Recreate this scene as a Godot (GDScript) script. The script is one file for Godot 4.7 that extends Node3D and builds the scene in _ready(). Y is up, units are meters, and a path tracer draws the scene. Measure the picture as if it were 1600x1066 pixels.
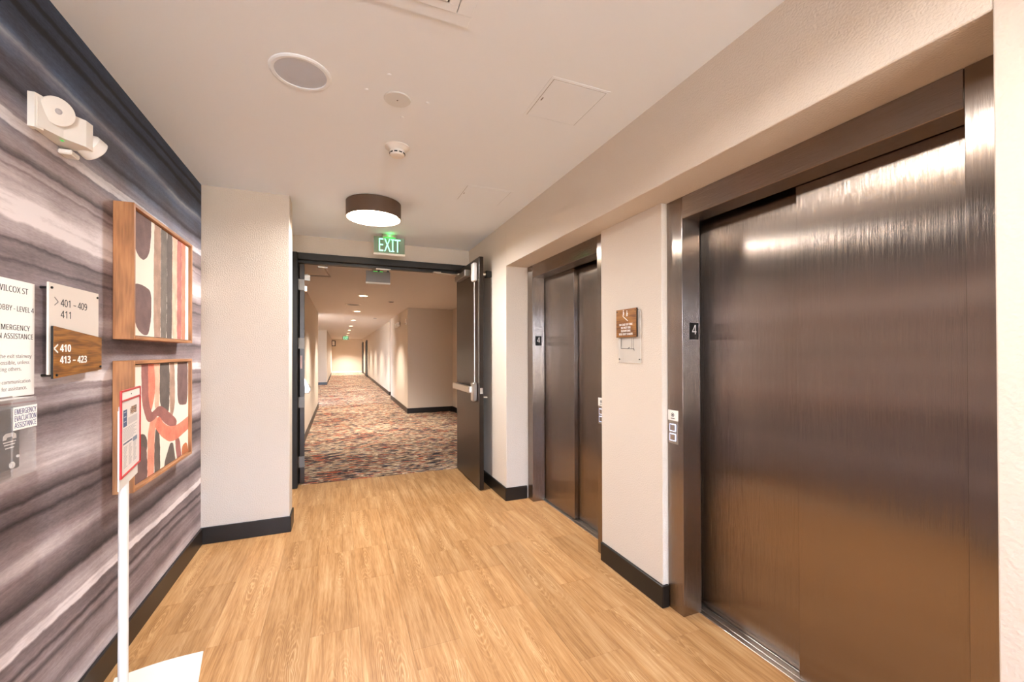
extends Node3D

# ------------------------------------------------------------------ geometry helpers
class MB:
	var v := PackedVector3Array()
	var n := PackedVector3Array()
	var t := PackedVector2Array()

	func tri(a: Vector3, b: Vector3, c: Vector3, na: Vector3, nb: Vector3, nc: Vector3, ta := Vector2.ZERO, tb := Vector2.ZERO, tc := Vector2.ZERO) -> void:
		if (b - a).cross(c - a).dot(na + nb + nc) > 0.0:
			v.append_array([a, c, b]); n.append_array([na, nc, nb]); t.append_array([ta, tc, tb])
		else:
			v.append_array([a, b, c]); n.append_array([na, nb, nc]); t.append_array([ta, tb, tc])

	func quad(p: Array, nr: Vector3, uv: Array = []) -> void:
		var u := uv if uv.size() == 4 else [Vector2.ZERO, Vector2.RIGHT, Vector2.ONE, Vector2.DOWN]
		tri(p[0], p[1], p[2], nr, nr, nr, u[0], u[1], u[2])
		tri(p[0], p[2], p[3], nr, nr, nr, u[0], u[2], u[3])

	static func face_uv(p: Vector3, k: int, g: int) -> Vector2:
		var a := 0 if k != 0 else 1
		var b := 2 if k != 2 else 1
		if k == 0:
			a = 2; b = 1
		if g == b and g != k:
			return Vector2(p[b], p[a])
		return Vector2(p[a], p[b])

	# box with chamfered edges; U runs along axis g, in metres
	func box(lo: Vector3, hi: Vector3, bev := 0.0, g := 2, off := Vector2.ZERO) -> void:
		var c := (lo + hi) * 0.5
		var h := (hi - lo).abs() * 0.5
		bev = minf(bev, minf(h.x, minf(h.y, h.z)) * 0.9)
		for k in 3:
			var i := (k + 1) % 3
			var j := (k + 2) % 3
			for s in [-1.0, 1.0]:
				var p := []
				for q in [[-1, -1], [1, -1], [1, 1], [-1, 1]]:
					var w := Vector3.ZERO
					w[k] = s * h[k]; w[i] = q[0] * (h[i] - bev); w[j] = q[1] * (h[j] - bev)
					p.append(c + w)
				var nr := Vector3.ZERO
				nr[k] = s
				quad(p, nr, p.map(func(x): return face_uv(x - lo, k, g) + off))
			if bev <= 0.0:
				continue
			for si in [-1.0, 1.0]:
				for sj in [-1.0, 1.0]:
					var p2 := []
					for q in [[-1.0, 0], [1.0, 0], [1.0, 1], [-1.0, 1]]:
						var w := Vector3.ZERO
						w[k] = q[0] * (h[k] - bev)
						w[i] = si * (h[i] - (0.0 if q[1] == 0 else bev)); w[j] = sj * (h[j] - (bev if q[1] == 0 else 0.0))
						p2.append(c + w)
					var nr := Vector3.ZERO
					nr[i] = si; nr[j] = sj
					quad(p2, nr.normalized(), p2.map(func(x): return face_uv(x - lo, i, g) + off))
		if bev > 0.0:
			for sx in [-1.0, 1.0]:
				for sy in [-1.0, 1.0]:
					for sz in [-1.0, 1.0]:
						var s := Vector3(sx, sy, sz)
						var a := c + s * Vector3(h.x, h.y - bev, h.z - bev)
						var b := c + s * Vector3(h.x - bev, h.y, h.z - bev)
						var d := c + s * Vector3(h.x - bev, h.y - bev, h.z)
						var nr := s.normalized()
						tri(a, b, d, nr, nr, nr)

	# revolve a profile of (radius, height) round the axis f.y at f.origin
	# normals point away from the solid (towards it with inside)
	func lathe(f: Transform3D, prof: Array, seg := 40, inside := false) -> void:
		var vol := 0.0
		for m in prof.size() - 1:
			vol += pow((prof[m].x + prof[m + 1].x) * 0.5, 2.0) * (prof[m + 1].y - prof[m].y)
		if (vol < 0.0) != inside:
			prof = prof.duplicate()
			prof.reverse()
		for m in prof.size() - 1:
			var a: Vector2 = prof[m]
			var b: Vector2 = prof[m + 1]
			var d := b - a
			if d.length() < 1e-7:
				continue
			var nr := Vector2(d.y, -d.x).normalized()
			for s in seg:
				var t0 := TAU * s / seg
				var t1 := TAU * (s + 1) / seg
				var c0 := Vector3(cos(t0), 0, sin(t0))
				var c1 := Vector3(cos(t1), 0, sin(t1))
				var p := [c0 * a.x + Vector3.UP * a.y, c1 * a.x + Vector3.UP * a.y, c1 * b.x + Vector3.UP * b.y, c0 * b.x + Vector3.UP * b.y]
				var n0 := f.basis * (c0 * nr.x + Vector3.UP * nr.y)
				var n1 := f.basis * (c1 * nr.x + Vector3.UP * nr.y)
				for q in 4:
					p[q] = f * p[q]
				if a.x > 1e-6:
					tri(p[0], p[1], p[2], n0, n1, n1)
				if b.x > 1e-6:
					tri(p[0], p[2], p[3], n0, n1, n0)

	func tube(a: Vector3, b: Vector3, r: float, seg := 16, bev := 0.0) -> void:
		var y := (b - a).normalized()
		var x := y.cross(Vector3.RIGHT if absf(y.x) < 0.8 else Vector3.FORWARD).normalized()
		var l := a.distance_to(b)
		lathe(Transform3D(Basis(x, y, x.cross(y)), a), [Vector2(0, 0), Vector2(r - bev, 0), Vector2(r, bev), Vector2(r, l - bev), Vector2(r - bev, l), Vector2(0, l)], seg)

	# extrude a polygon (in the x-y plane of f) by depth along f.z
	func prism(f: Transform3D, poly: PackedVector2Array, depth: float) -> void:
		var id := Geometry2D.triangulate_polygon(poly)
		for k in range(0, id.size(), 3):
			for z in [0.0, depth]:
				var q := []
				for e in 3:
					var w := poly[id[k + e]]
					q.append(f * Vector3(w.x, w.y, z))
				var nr := f.basis.z.normalized() * (1.0 if z > 0.0 else -1.0)
				tri(q[0], q[1], q[2], nr, nr, nr, poly[id[k]], poly[id[k + 1]], poly[id[k + 2]])
		var area := 0.0
		for k in poly.size():
			area += poly[k].cross(poly[(k + 1) % poly.size()])
		for k in poly.size():
			var a := poly[k]
			var b := poly[(k + 1) % poly.size()]
			var d := (b - a).normalized() * signf(area)
			var nr := (f.basis * Vector3(d.y, -d.x, 0)).normalized()
			quad([f * Vector3(a.x, a.y, 0), f * Vector3(b.x, b.y, 0), f * Vector3(b.x, b.y, depth), f * Vector3(a.x, a.y, depth)], nr)

	func mesh() -> ArrayMesh:
		var arr := []
		arr.resize(Mesh.ARRAY_MAX)
		arr[Mesh.ARRAY_VERTEX] = v
		arr[Mesh.ARRAY_NORMAL] = n
		arr[Mesh.ARRAY_TEX_UV] = t
		var m := ArrayMesh.new()
		m.add_surface_from_arrays(Mesh.PRIMITIVE_TRIANGLES, arr)
		return m

var taken := {}
var M := {}
var rng := RandomNumberGenerator.new()
const CEIL := 2.649

func numbered(called: String) -> String:
	var k: int = taken.get(called, 0)
	taken[called] = k + 1
	return called if k == 0 else "%s_%03d" % [called, k]

func tag(o: Node3D, label: String, category: String, group := "", kind := "") -> Node3D:
	o.set_meta("label", label)
	o.set_meta("category", category)
	if group != "":
		o.set_meta("group", group)
	if kind != "":
		o.set_meta("kind", kind)
	return o

# an empty Node3D at the thing's base; its children are the parts
func thing(called: String, label: String, category: String, at: Vector3, group := "", kind := "") -> Node3D:
	var o := Node3D.new()
	o.name = numbered(called)
	o.position = at
	add_child(o)
	return tag(o, label, category, group, kind)

# one named mesh; shapes of a part are given in world axes and shifted to the thing's base
func part(called: String, b: MB, m: Material, root: Node3D = null, label := "") -> MeshInstance3D:
	return inst(called, b.mesh(), m, root, Transform3D.IDENTITY, label)

func inst(called: String, mesh: Mesh, m: Material, root: Node3D, x := Transform3D.IDENTITY, label := "") -> MeshInstance3D:
	var o := MeshInstance3D.new()
	o.name = called if root else numbered(called)
	o.mesh = mesh
	o.material_override = m
	if root:
		var base := Vector3.ZERO
		var p: Node = root
		while p is Node3D and p != self:
			base += p.position
			p = p.get_parent()
		x.origin -= base
		o.transform = x
		root.add_child(o, true)
	else:
		o.transform = x
		add_child(o)
	if label != "":
		o.set_meta("label", label)
	return o

func bx(lo: Vector3, hi: Vector3, bev := 0.0, g := 2) -> MB:
	var b := MB.new()
	b.box(lo, hi, bev, g)
	return b

# a part in the own axes of a turned thing
func own(called: String, b: MB, m: Material, root: Node3D) -> MeshInstance3D:
	var o := MeshInstance3D.new()
	o.name = called
	o.mesh = b.mesh()
	o.material_override = m
	root.add_child(o, true)
	return o

# raised lettering whose box is w x h metres; at = its left (-1), middle (0) or right (1) edge, on the baseline
func letter(txt: String, h: float, w: float, at: Vector3, turn: float, m: Material, root: Node3D, align := -1, bold := false, called := "lettering") -> MeshInstance3D:
	var tm := TextMesh.new()
	var f := SystemFont.new()
	f.font_names = PackedStringArray(["Droid Sans"])
	if bold:
		f.font_weight = 700
	tm.font = f
	tm.text = txt
	tm.font_size = 64
	tm.pixel_size = 0.01
	tm.depth = 0.02
	tm.curve_step = 2.0
	tm.horizontal_alignment = HORIZONTAL_ALIGNMENT_LEFT
	tm.vertical_alignment = VERTICAL_ALIGNMENT_BOTTOM
	var bb := tm.get_aabb()
	var sy := h / (64 * 0.01 * 0.714)
	var sx := sy if w <= 0.0 else w / maxf(bb.size.x, 0.001)
	var shift := [0.0, -0.5, -1.0][align + 1] as float
	# baseline: the lowest point of letters without descenders
	var low := bb.position.y
	var ref := TextMesh.new()
	ref.font = f; ref.text = "H"; ref.font_size = 64; ref.pixel_size = 0.01; ref.depth = 0.02
	ref.horizontal_alignment = HORIZONTAL_ALIGNMENT_LEFT
	ref.vertical_alignment = VERTICAL_ALIGNMENT_BOTTOM
	low = ref.get_aabb().position.y
	var b := Basis(Vector3.UP, turn) * Basis.from_scale(Vector3(sx, sy, 0.03))
	var o := at + b * Vector3(-bb.position.x + shift * bb.size.x, -low, 0.0)
	return inst(called, tm, m, root, Transform3D(b, o))

# ------------------------------------------------------------------ textures
func noise(seed_: int, freq := 1.0, oct := 3) -> FastNoiseLite:
	var f := FastNoiseLite.new()
	f.seed = seed_
	f.noise_type = FastNoiseLite.TYPE_SIMPLEX_SMOOTH
	f.frequency = freq
	f.fractal_octaves = oct
	return f

func tex(w: int, h: int, data: PackedByteArray) -> ImageTexture:
	var im := Image.create_from_data(w, h, false, Image.FORMAT_RGB8, data)
	im.generate_mipmaps()
	return ImageTexture.create_from_image(im)

func put3(d: PackedByteArray, i: int, c: Color) -> void:
	d[i] = clampi(int(c.r * 255.0), 0, 255)
	d[i + 1] = clampi(int(c.g * 255.0), 0, 255)
	d[i + 2] = clampi(int(c.b * 255.0), 0, 255)

func ramp(stops: Array, s: float) -> float:
	for k in range(1, stops.size()):
		if s >= stops[k][0]:
			var a = stops[k - 1]
			var b = stops[k]
			return lerpf(b[1], a[1], clampf((s - b[0]) / maxf(a[0] - b[0], 1e-5), 0, 1))
	return stops[-1][1]

# watercolour strata of the feature wallpaper: tone by height, run and bled along the wall
func wallpaper_tex() -> ImageTexture:
	var w := 1536
	var h := 1280
	var L := 4.2
	var stops := [[2.70, .33], [2.612, .32], [2.596, .28], [2.588, .12], [2.577, .15], [2.566, .31], [2.535, .28], [2.519, .12], [2.506, .14], [2.495, .29], [2.455, .34], [2.42, .38], [2.40, .50], [2.385, .66], [2.37, .58], [2.345, .46], [2.31, .38], [2.27, .37], [2.255, .28], [2.245, .23], [2.232, .40], [2.20, .50], [2.162, .55], [2.158, .74], [2.135, .76], [2.122, .72], [2.118, .46], [2.08, .56], [2.05, .50], [2.032, .36], [2.022, .28], [2.014, .46], [1.99, .58], [1.982, .44], [1.974, .56], [1.93, .62], [1.90, .72], [1.875, .84], [1.86, .76], [1.845, .80], [1.825, .86], [1.812, .60], [1.78, .56], [1.76, .48], [1.754, .30], [1.743, .44], [1.70, .46], [1.69, .30], [1.678, .42], [1.62, .48], [1.57, .50], [1.52, .60], [1.48, .52], [1.455, .32], [1.44, .40], [1.40, .46], [1.36, .50], [1.335, .56], [1.328, .76], [1.29, .78], [1.282, .52], [1.26, .46], [1.25, .58], [1.225, .56], [1.20, .34], [1.192, .26], [1.18, .42], [1.13, .52], [1.07, .66], [1.02, .68], [.98, .55], [.94, .36], [.925, .22], [.912, .40], [.875, .34], [.86, .20], [.845, .36], [.79, .42], [.75, .50], [.72, .64], [.70, .60], [.68, .44], [.64, .42], [.595, .28], [.58, .20], [.566, .46], [.53, .56], [.49, .58], [.482, .78], [.452, .80], [.444, .40], [.42, .42], [.40, .46], [.385, .22], [.37, .46], [.35, .50], [.33, .30], [.31, .46], [.25, .52], [.21, .40], [.17, .58], [.13, .66], [.10, .52], [.06, .44], [0, .42]]
	var warp := noise(3, 1.0, 4)
	var fine := noise(5, 1.0, 3)
	var streak := noise(7, 1.0, 3)
	var blot := noise(9, 1.0, 3)
	var d := PackedByteArray()
	d.resize(w * h * 3)
	var lut := PackedFloat32Array()
	lut.resize(2800)
	for i in 2800:
		lut[i] = ramp(stops, i * 0.001)
	for y in h:
		var yy := CEIL * (1.0 - (y + 0.5) / h)
		for x in w:
			var zz := L * (x + 0.5) / w
			var s := yy + warp.get_noise_2d(zz * 0.7, yy * 2.2) * 0.018 + fine.get_noise_2d(zz * 9.0, yy * 4.0) * 0.005
			var tone := lut[clampi(int(s * 1000.0), 0, 2799)]
			var st := streak.get_noise_2d(zz * 1.5, yy * 45.0)
			var bl := blot.get_noise_2d(zz * 2.0, s * 6.0)
			tone = tone * (1.0 + 0.10 * st + 0.18 * bl) + 0.045 * fine.get_noise_2d(zz * 30.0, yy * 170.0)
			tone = clampf(0.51 + (tone - 0.48) * 1.38, 0.04, 0.96)
			var blue := clampf((yy - 2.05) * 2.6 + bl * 0.4, 0.0, 1.0)
			var lo := Color(.085, .06, .065).lerp(Color(.065, .085, .13), blue)
			var mid := Color(.52, .46, .465).lerp(Color(.36, .43, .55), blue)
			var hi := Color(.90, .865, .865).lerp(Color(.80, .83, .88), blue)
			var c := lo.lerp(mid, tone * 2.0) if tone < 0.5 else mid.lerp(hi, tone * 2.0 - 1.0)
			put3(d, (y * w + x) * 3, c)
	return tex(w, h, d)

# four plank boards, grain along x
func floor_tex() -> ImageTexture:
	var w := 1024
	var h := 1024
	var d := PackedByteArray()
	d.resize(w * h * 3)
	var a := noise(21, 1.0, 3)
	var b := noise(23, 1.0, 3)
	var f := noise(25, 1.0, 2)
	var dark := Color(.52, .345, .18)
	var mid := Color(.755, .575, .385)
	var lite := Color(.91, .78, .61)
	for row in 4:
		var hearts := []
		var r := RandomNumberGenerator.new()
		r.seed = 40 + row
		for q in 3:
			hearts.append(Vector3(r.randf_range(0.1, 1.1), r.randf_range(0.04, 0.19), r.randf_range(0.5, 1.0)))
		for yy in 256:
			var v := yy / 256.0 * 0.2275
			for x in w:
				var u := x / 1024.0 * 1.2192
				var o := row * 3.7
				var t := a.get_noise_3d(u * 1.1, v * 14.0, o) * 0.46 + b.get_noise_3d(u * 2.4, v * 60.0, o) * 0.36
				var wob := a.get_noise_3d(u * 2.5, v * 10.0, o + 9.0)
				t += f.get_noise_3d(u * 9.0, v * 330.0, o) * 0.36
				for hq in hearts:
					var du: float = (u - hq.x) * 0.14 + wob * 0.008
					var dv: float = v - hq.y + wob * 0.012
					var rr: float = sqrt(du * du + dv * dv)
					var k: float = exp(-rr * rr / 0.0011) * hq.z
					if k > 0.02:
						t += k * (pow(0.5 + 0.5 * sin(rr * 820.0 + wob * 14.0), 3.0) * 0.75 - 0.22)
				var c := mid.lerp(dark, clampf(-t * 1.1, 0, 1)) if t < 0.0 else mid.lerp(lite, clampf(t * 1.1, 0, 1))
				put3(d, ((row * 256 + yy) * w + x) * 3, c)
	return tex(w, h, d)

# straight-grained veneer for frames and sign panels, grain along x
func wood_tex(c0: Color, c1: Color, c2: Color, seed_: int) -> ImageTexture:
	var w := 512
	var h := 256
	var d := PackedByteArray()
	d.resize(w * h * 3)
	var a := noise(seed_, 1.0, 3)
	for y in h:
		for x in w:
			var u := x / 512.0
			var v := y / 256.0
			var wob := a.get_noise_2d(u * 2.0, v * 3.0)
			var t := 0.5 + 0.5 * sin((v + wob * 0.10) * 60.0) * 0.5 + a.get_noise_2d(u * 5.0, v * 90.0 + 50.0) * 0.6
			var c := c0.lerp(c1, clampf(t * 2.0, 0, 1)) if t < 0.5 else c1.lerp(c2, clampf(t * 2.0 - 1.0, 0, 1))
			put3(d, (y * w + x) * 3, c)
	return tex(w, h, d)

func carpet_tex() -> ImageTexture:
	var w := 1024
	var h := 1024
	var S := 3.0
	var d := PackedByteArray()
	d.resize(w * h * 3)
	var a := noise(61, 1.0, 2)
	var b := noise(63, 1.0, 2)
	var c := noise(65, 1.0, 3)
	var g := noise(67, 1.0, 2)
	for y in h:
		var v := S * y / h
		for x in w:
			var u := S * x / w
			var p := a.get_noise_2d(u * 6.5, v * 24.0)
			var q := b.get_noise_2d(u * 9.0, v * 34.0)
			var e := c.get_noise_2d(u * 1.6, v * 2.6)
			var k := g.get_noise_2d(u * 16.0, v * 52.0)
			var col := Color(.60, .485, .365)
			if k > 0.18:
				col = Color(.79, .69, .56)
			elif k < -0.25:
				col = Color(.45, .35, .275)
			if p > 0.21 - e * 0.45:
				col = Color(.15, .13, .155) if q > -0.05 else Color(.27, .165, .13)
			elif p < -0.40 + e * 0.28:
				col = Color(.70, .33, .155) if q > 0.0 else Color(.50, .17, .11)
			elif q > 0.40 + e * 0.1:
				col = Color(.28, .30, .37)
			elif q < -0.38:
				col = Color(.86, .78, .67)
			put3(d, (y * w + x) * 3, col)
	return tex(w, h, d)

func fill(im: Image, poly: Array, c: Color, ns: FastNoiseLite) -> void:
	var w := im.get_width()
	var h := im.get_height()
	# round the outline a little
	var p := poly.duplicate()
	for it in 2:
		var o := []
		for k in p.size():
			var a: Vector2 = p[k]
			var b: Vector2 = p[(k + 1) % p.size()]
			o.append(a.lerp(b, 0.22)); o.append(a.lerp(b, 0.78))
		p = o
	for y in h:
		var fy := (y + 0.5) / h
		var xs := []
		for k in p.size():
			var a: Vector2 = p[k]
			var b: Vector2 = p[(k + 1) % p.size()]
			if (a.y <= fy) != (b.y <= fy):
				xs.append(a.x + (fy - a.y) / (b.y - a.y) * (b.x - a.x))
		xs.sort()
		for k in range(0, xs.size() - 1, 2):
			var wob := ns.get_noise_2d(fy * 9.0, xs[k] * 7.0) * 0.006
			for x in range(maxi(0, int((xs[k] + wob) * w)), mini(w, int((xs[k + 1] + wob) * w))):
				var s := 1.0 + 0.13 * ns.get_noise_2d(x * 0.012, y * 0.012) + 0.07 * ns.get_noise_2d(x * 0.13, y * 0.13)
				im.set_pixel(x, y, Color(c.r * s, c.g * s, c.b * s))

func polys(n: Array) -> Array:
	var o := []
	for k in range(0, n.size(), 2):
		o.append(Vector2(n[k], n[k + 1]))
	return o

func art_tex(shapes: Array) -> ImageTexture:
	var im := Image.create(640, 480, false, Image.FORMAT_RGB8)
	im.fill(Color(.93, .885, .82))
	var ns := noise(81, 1.0, 3)
	for s in shapes:
		fill(im, polys(s[1]), s[0], ns)
	im.generate_mipmaps()
	return ImageTexture.create_from_image(im)

# small printed notice held in the red frame
func notice_tex() -> ImageTexture:
	var im := Image.create(256, 400, false, Image.FORMAT_RGB8)
	im.fill(Color(.90, .875, .86))
	im.fill_rect(Rect2i(30, 50, 48, 92), Color(.27, .35, .50))
	for k in 3:
		im.fill_rect(Rect2i(38, 60 + k * 26, 30, 5), Color(.75, .78, .82))
	var r := RandomNumberGenerator.new()
	r.seed = 5
	for k in 260:
		var px := 120 + r.randi_range(0, 84)
		var py := 44 + r.randi_range(0, 40)
		im.fill_rect(Rect2i(px, py, 9, 5), [Color(.62, .45, .33), Color(.42, .38, .36), Color(.75, .65, .55), Color(.35, .28, .27)][r.randi_range(0, 3)])
	im.fill_rect(Rect2i(92, 100, 130, 40), Color(.80, .78, .77))
	for k in 9:
		im.fill_rect(Rect2i(30, 152 + k * 8, 190 - (k * 37) % 60, 3), Color(.66, .65, .66))
	im.fill_rect(Rect2i(30, 230, 120, 9), Color(.33, .39, .48))
	im.fill_rect(Rect2i(158, 228, 62, 24), Color(.50, .55, .62))
	for c in 3:
		for k in 15:
			im.fill_rect(Rect2i(36 + c * 64, 252 + k * 8, 50 - (k * 23 + c * 11) % 20, 4), Color(.70, .68, .68))
	im.generate_mipmaps()
	return ImageTexture.create_from_image(im)

# fine upright brushing: each hairline tips the surface a little sideways
func grain_tex() -> ImageTexture:
	var w := 1024
	var h := 128
	var d := PackedByteArray()
	d.resize(w * h * 3)
	var r := RandomNumberGenerator.new()
	r.seed = 77
	var cur := PackedFloat32Array()
	cur.resize(w)
	for x in w:
		cur[x] = r.randfn(0.0, 0.17)
	for y in h:
		for x in w:
			if r.randf() < 0.06:
				cur[x] = r.randfn(0.0, 0.17)
			put3(d, (y * w + x) * 3, Color(.5 + .5 * clampf(cur[x], -.5, .5), .5, .97))
	return tex(w, h, d)

func mat(c: Color, rough := 0.6, metal := 0.0) -> StandardMaterial3D:
	var m := StandardMaterial3D.new()
	m.albedo_color = c
	m.roughness = rough
	m.metallic = metal
	return m

func texmat(t: Texture2D, rough := 0.6, c := Color.WHITE) -> StandardMaterial3D:
	var m := mat(c, rough)
	m.albedo_texture = t
	return m

func bumpy(m: StandardMaterial3D, freq: float, depth: float, scale := 1.0, stretch := Vector3.ONE) -> StandardMaterial3D:
	var nt := NoiseTexture2D.new()
	nt.width = 512
	nt.height = 512
	nt.seamless = true
	var f := noise(91, freq, 3)
	nt.noise = f
	nt.as_normal_map = true
	nt.bump_strength = 6.0
	m.normal_enabled = true
	m.normal_texture = nt
	m.normal_scale = depth
	m.uv1_triplanar = true
	m.uv1_world_triplanar = true
	m.uv1_scale = stretch * scale
	return m

func glow(c: Color, e: float) -> StandardMaterial3D:
	var m := mat(c, 0.5)
	m.emission_enabled = true
	m.emission = c
	m.emission_energy_multiplier = e
	return m

func metal(c: Color, rough: float, aniso := 0.0) -> StandardMaterial3D:
	var m := mat(c, rough, 1.0)
	if aniso != 0.0:
		m.anisotropy_enabled = true
		m.anisotropy = aniso
	return m

# ------------------------------------------------------------------ the scene
func _ready() -> void:
	rng.seed = 11
	# camera
	var cam := Camera3D.new()
	cam.name = "camera"
	var near := 0.05
	cam.set_frustum(near * 1066.0 / 654.5, Vector2(0.0, near * 14.8 / 654.5), near, 80.0)
	cam.position = Vector3(0, 1.40, 0)
	cam.rotation = Vector3(0.0062, -0.39, -0.0028)
	add_child(cam)
	cam.current = true
	# sky seen through the lobby's window, behind the camera
	var env := Environment.new()
	env.background_mode = Environment.BG_SKY
	var sky := Sky.new()
	var sm := ProceduralSkyMaterial.new()
	sm.sky_top_color = Color(.62, .76, .95)
	sm.sky_horizon_color = Color(.88, .92, .98)
	sm.ground_horizon_color = Color(.80, .80, .80)
	sm.ground_bottom_color = Color(.70, .68, .66)
	sm.sun_angle_max = 1.0
	sky.sky_material = sm
	env.sky = sky
	env.background_energy_multiplier = 31.0
	env.tonemap_mode = Environment.TONE_MAPPER_LINEAR
	env.tonemap_exposure = 1.55
	env.sdfgi_enabled = true
	env.ssao_enabled = true
	env.ssil_enabled = true
	var we := WorldEnvironment.new()
	we.name = "world_environment"
	we.environment = env
	add_child(we)
	materials()
	shell()
	floors()
	corridor()
	double_doors()
	elevators()
	ceiling_things()
	left_wall_things()
	pier_things()

func materials() -> void:
	M.ceiling = mat(Color(.91, .935, .96), 0.9)
	M.wall = bumpy(mat(Color(.835, .79, .735), 0.85), 0.05, 0.45, 3.4)
	M.wall_rough = bumpy(mat(Color(.80, .75, .70), 0.85), 0.035, 0.28, 2.6)
	M.corridor_wall = mat(Color(.81, .755, .69), 0.9)
	M.corridor_ceiling = mat(Color(.86, .82, .78), 0.9)
	M.paper = texmat(wallpaper_tex(), 0.75)
	M.base = mat(Color(.085, .07, .06), 0.38)
	M.plank = []
	var ft := floor_tex()
	for k in 4:
		var s: float = [1.0, .97, 1.03, .985][k]
		var m := texmat(ft, 0.42, Color(.94 * s, .93 * s, .91 * s))
		m.metallic_specular = 0.4
		M.plank.append(m)
	M.sub = mat(Color(.30, .19, .10), 0.9)
	M.carpet = texmat(carpet_tex(), 0.95)
	M.steel = metal(Color(.59, .545, .51), 0.26, 1.0)
	M.steel.normal_enabled = true
	M.steel.normal_texture = grain_tex()
	M.steel.normal_scale = 1.0
	M.steel.uv1_scale = Vector3(6.0, 2.0, 1.0)
	M.steel_v = metal(Color(.52, .50, .48), 0.40, -0.9)
	M.seam = mat(Color(.02, .018, .016), 0.6)
	M.alu = metal(Color(.78, .75, .72), 0.35)
	M.chrome = metal(Color(.80, .78, .75), 0.28)
	M.satin = metal(Color(.70, .67, .63), 0.38)
	M.door = mat(Color(.155, .112, .078), 0.30)
	M.door.metallic = 0.25
	M.hinge = metal(Color(.44, .42, .40), 0.5)
	M.frame = mat(Color(.075, .062, .052), 0.45)
	M.black = mat(Color(.03, .028, .03), 0.4)
	M.white = mat(Color(.89, .875, .85), 0.5)
	M.paperwhite = mat(Color(.95, .935, .91), 0.6)
	M.ink = mat(Color(.13, .12, .13), 0.7)
	M.greyink = mat(Color(.50, .47, .45), 0.7)
	M.oak = texmat(wood_tex(Color(.58, .40, .265), Color(.69, .475, .31), Color(.76, .545, .365), 31), 0.5)
	M.walnut = texmat(wood_tex(Color(.37, .22, .08), Color(.56, .355, .13), Color(.66, .45, .20), 37), 0.45)
	M.shade = mat(Color(.36, .28, .22), 0.6)
	M.shade.backlight_enabled = true
	M.shade.backlight = Color(.15, .12, .09)
	M.pane = mat(Color(.97, .98, 1.0, .12), 0.02)
	M.pane.transparency = BaseMaterial3D.TRANSPARENCY_ALPHA
	M.acrylic = mat(Color(.95, .93, .90, .32), 0.08)
	M.acrylic.transparency = BaseMaterial3D.TRANSPARENCY_ALPHA

func structure(called: String, b: MB, m: Material, label: String, category: String) -> MeshInstance3D:
	var o := part(called, b, m)
	tag(o, label, category, "", "structure")
	return o

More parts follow.
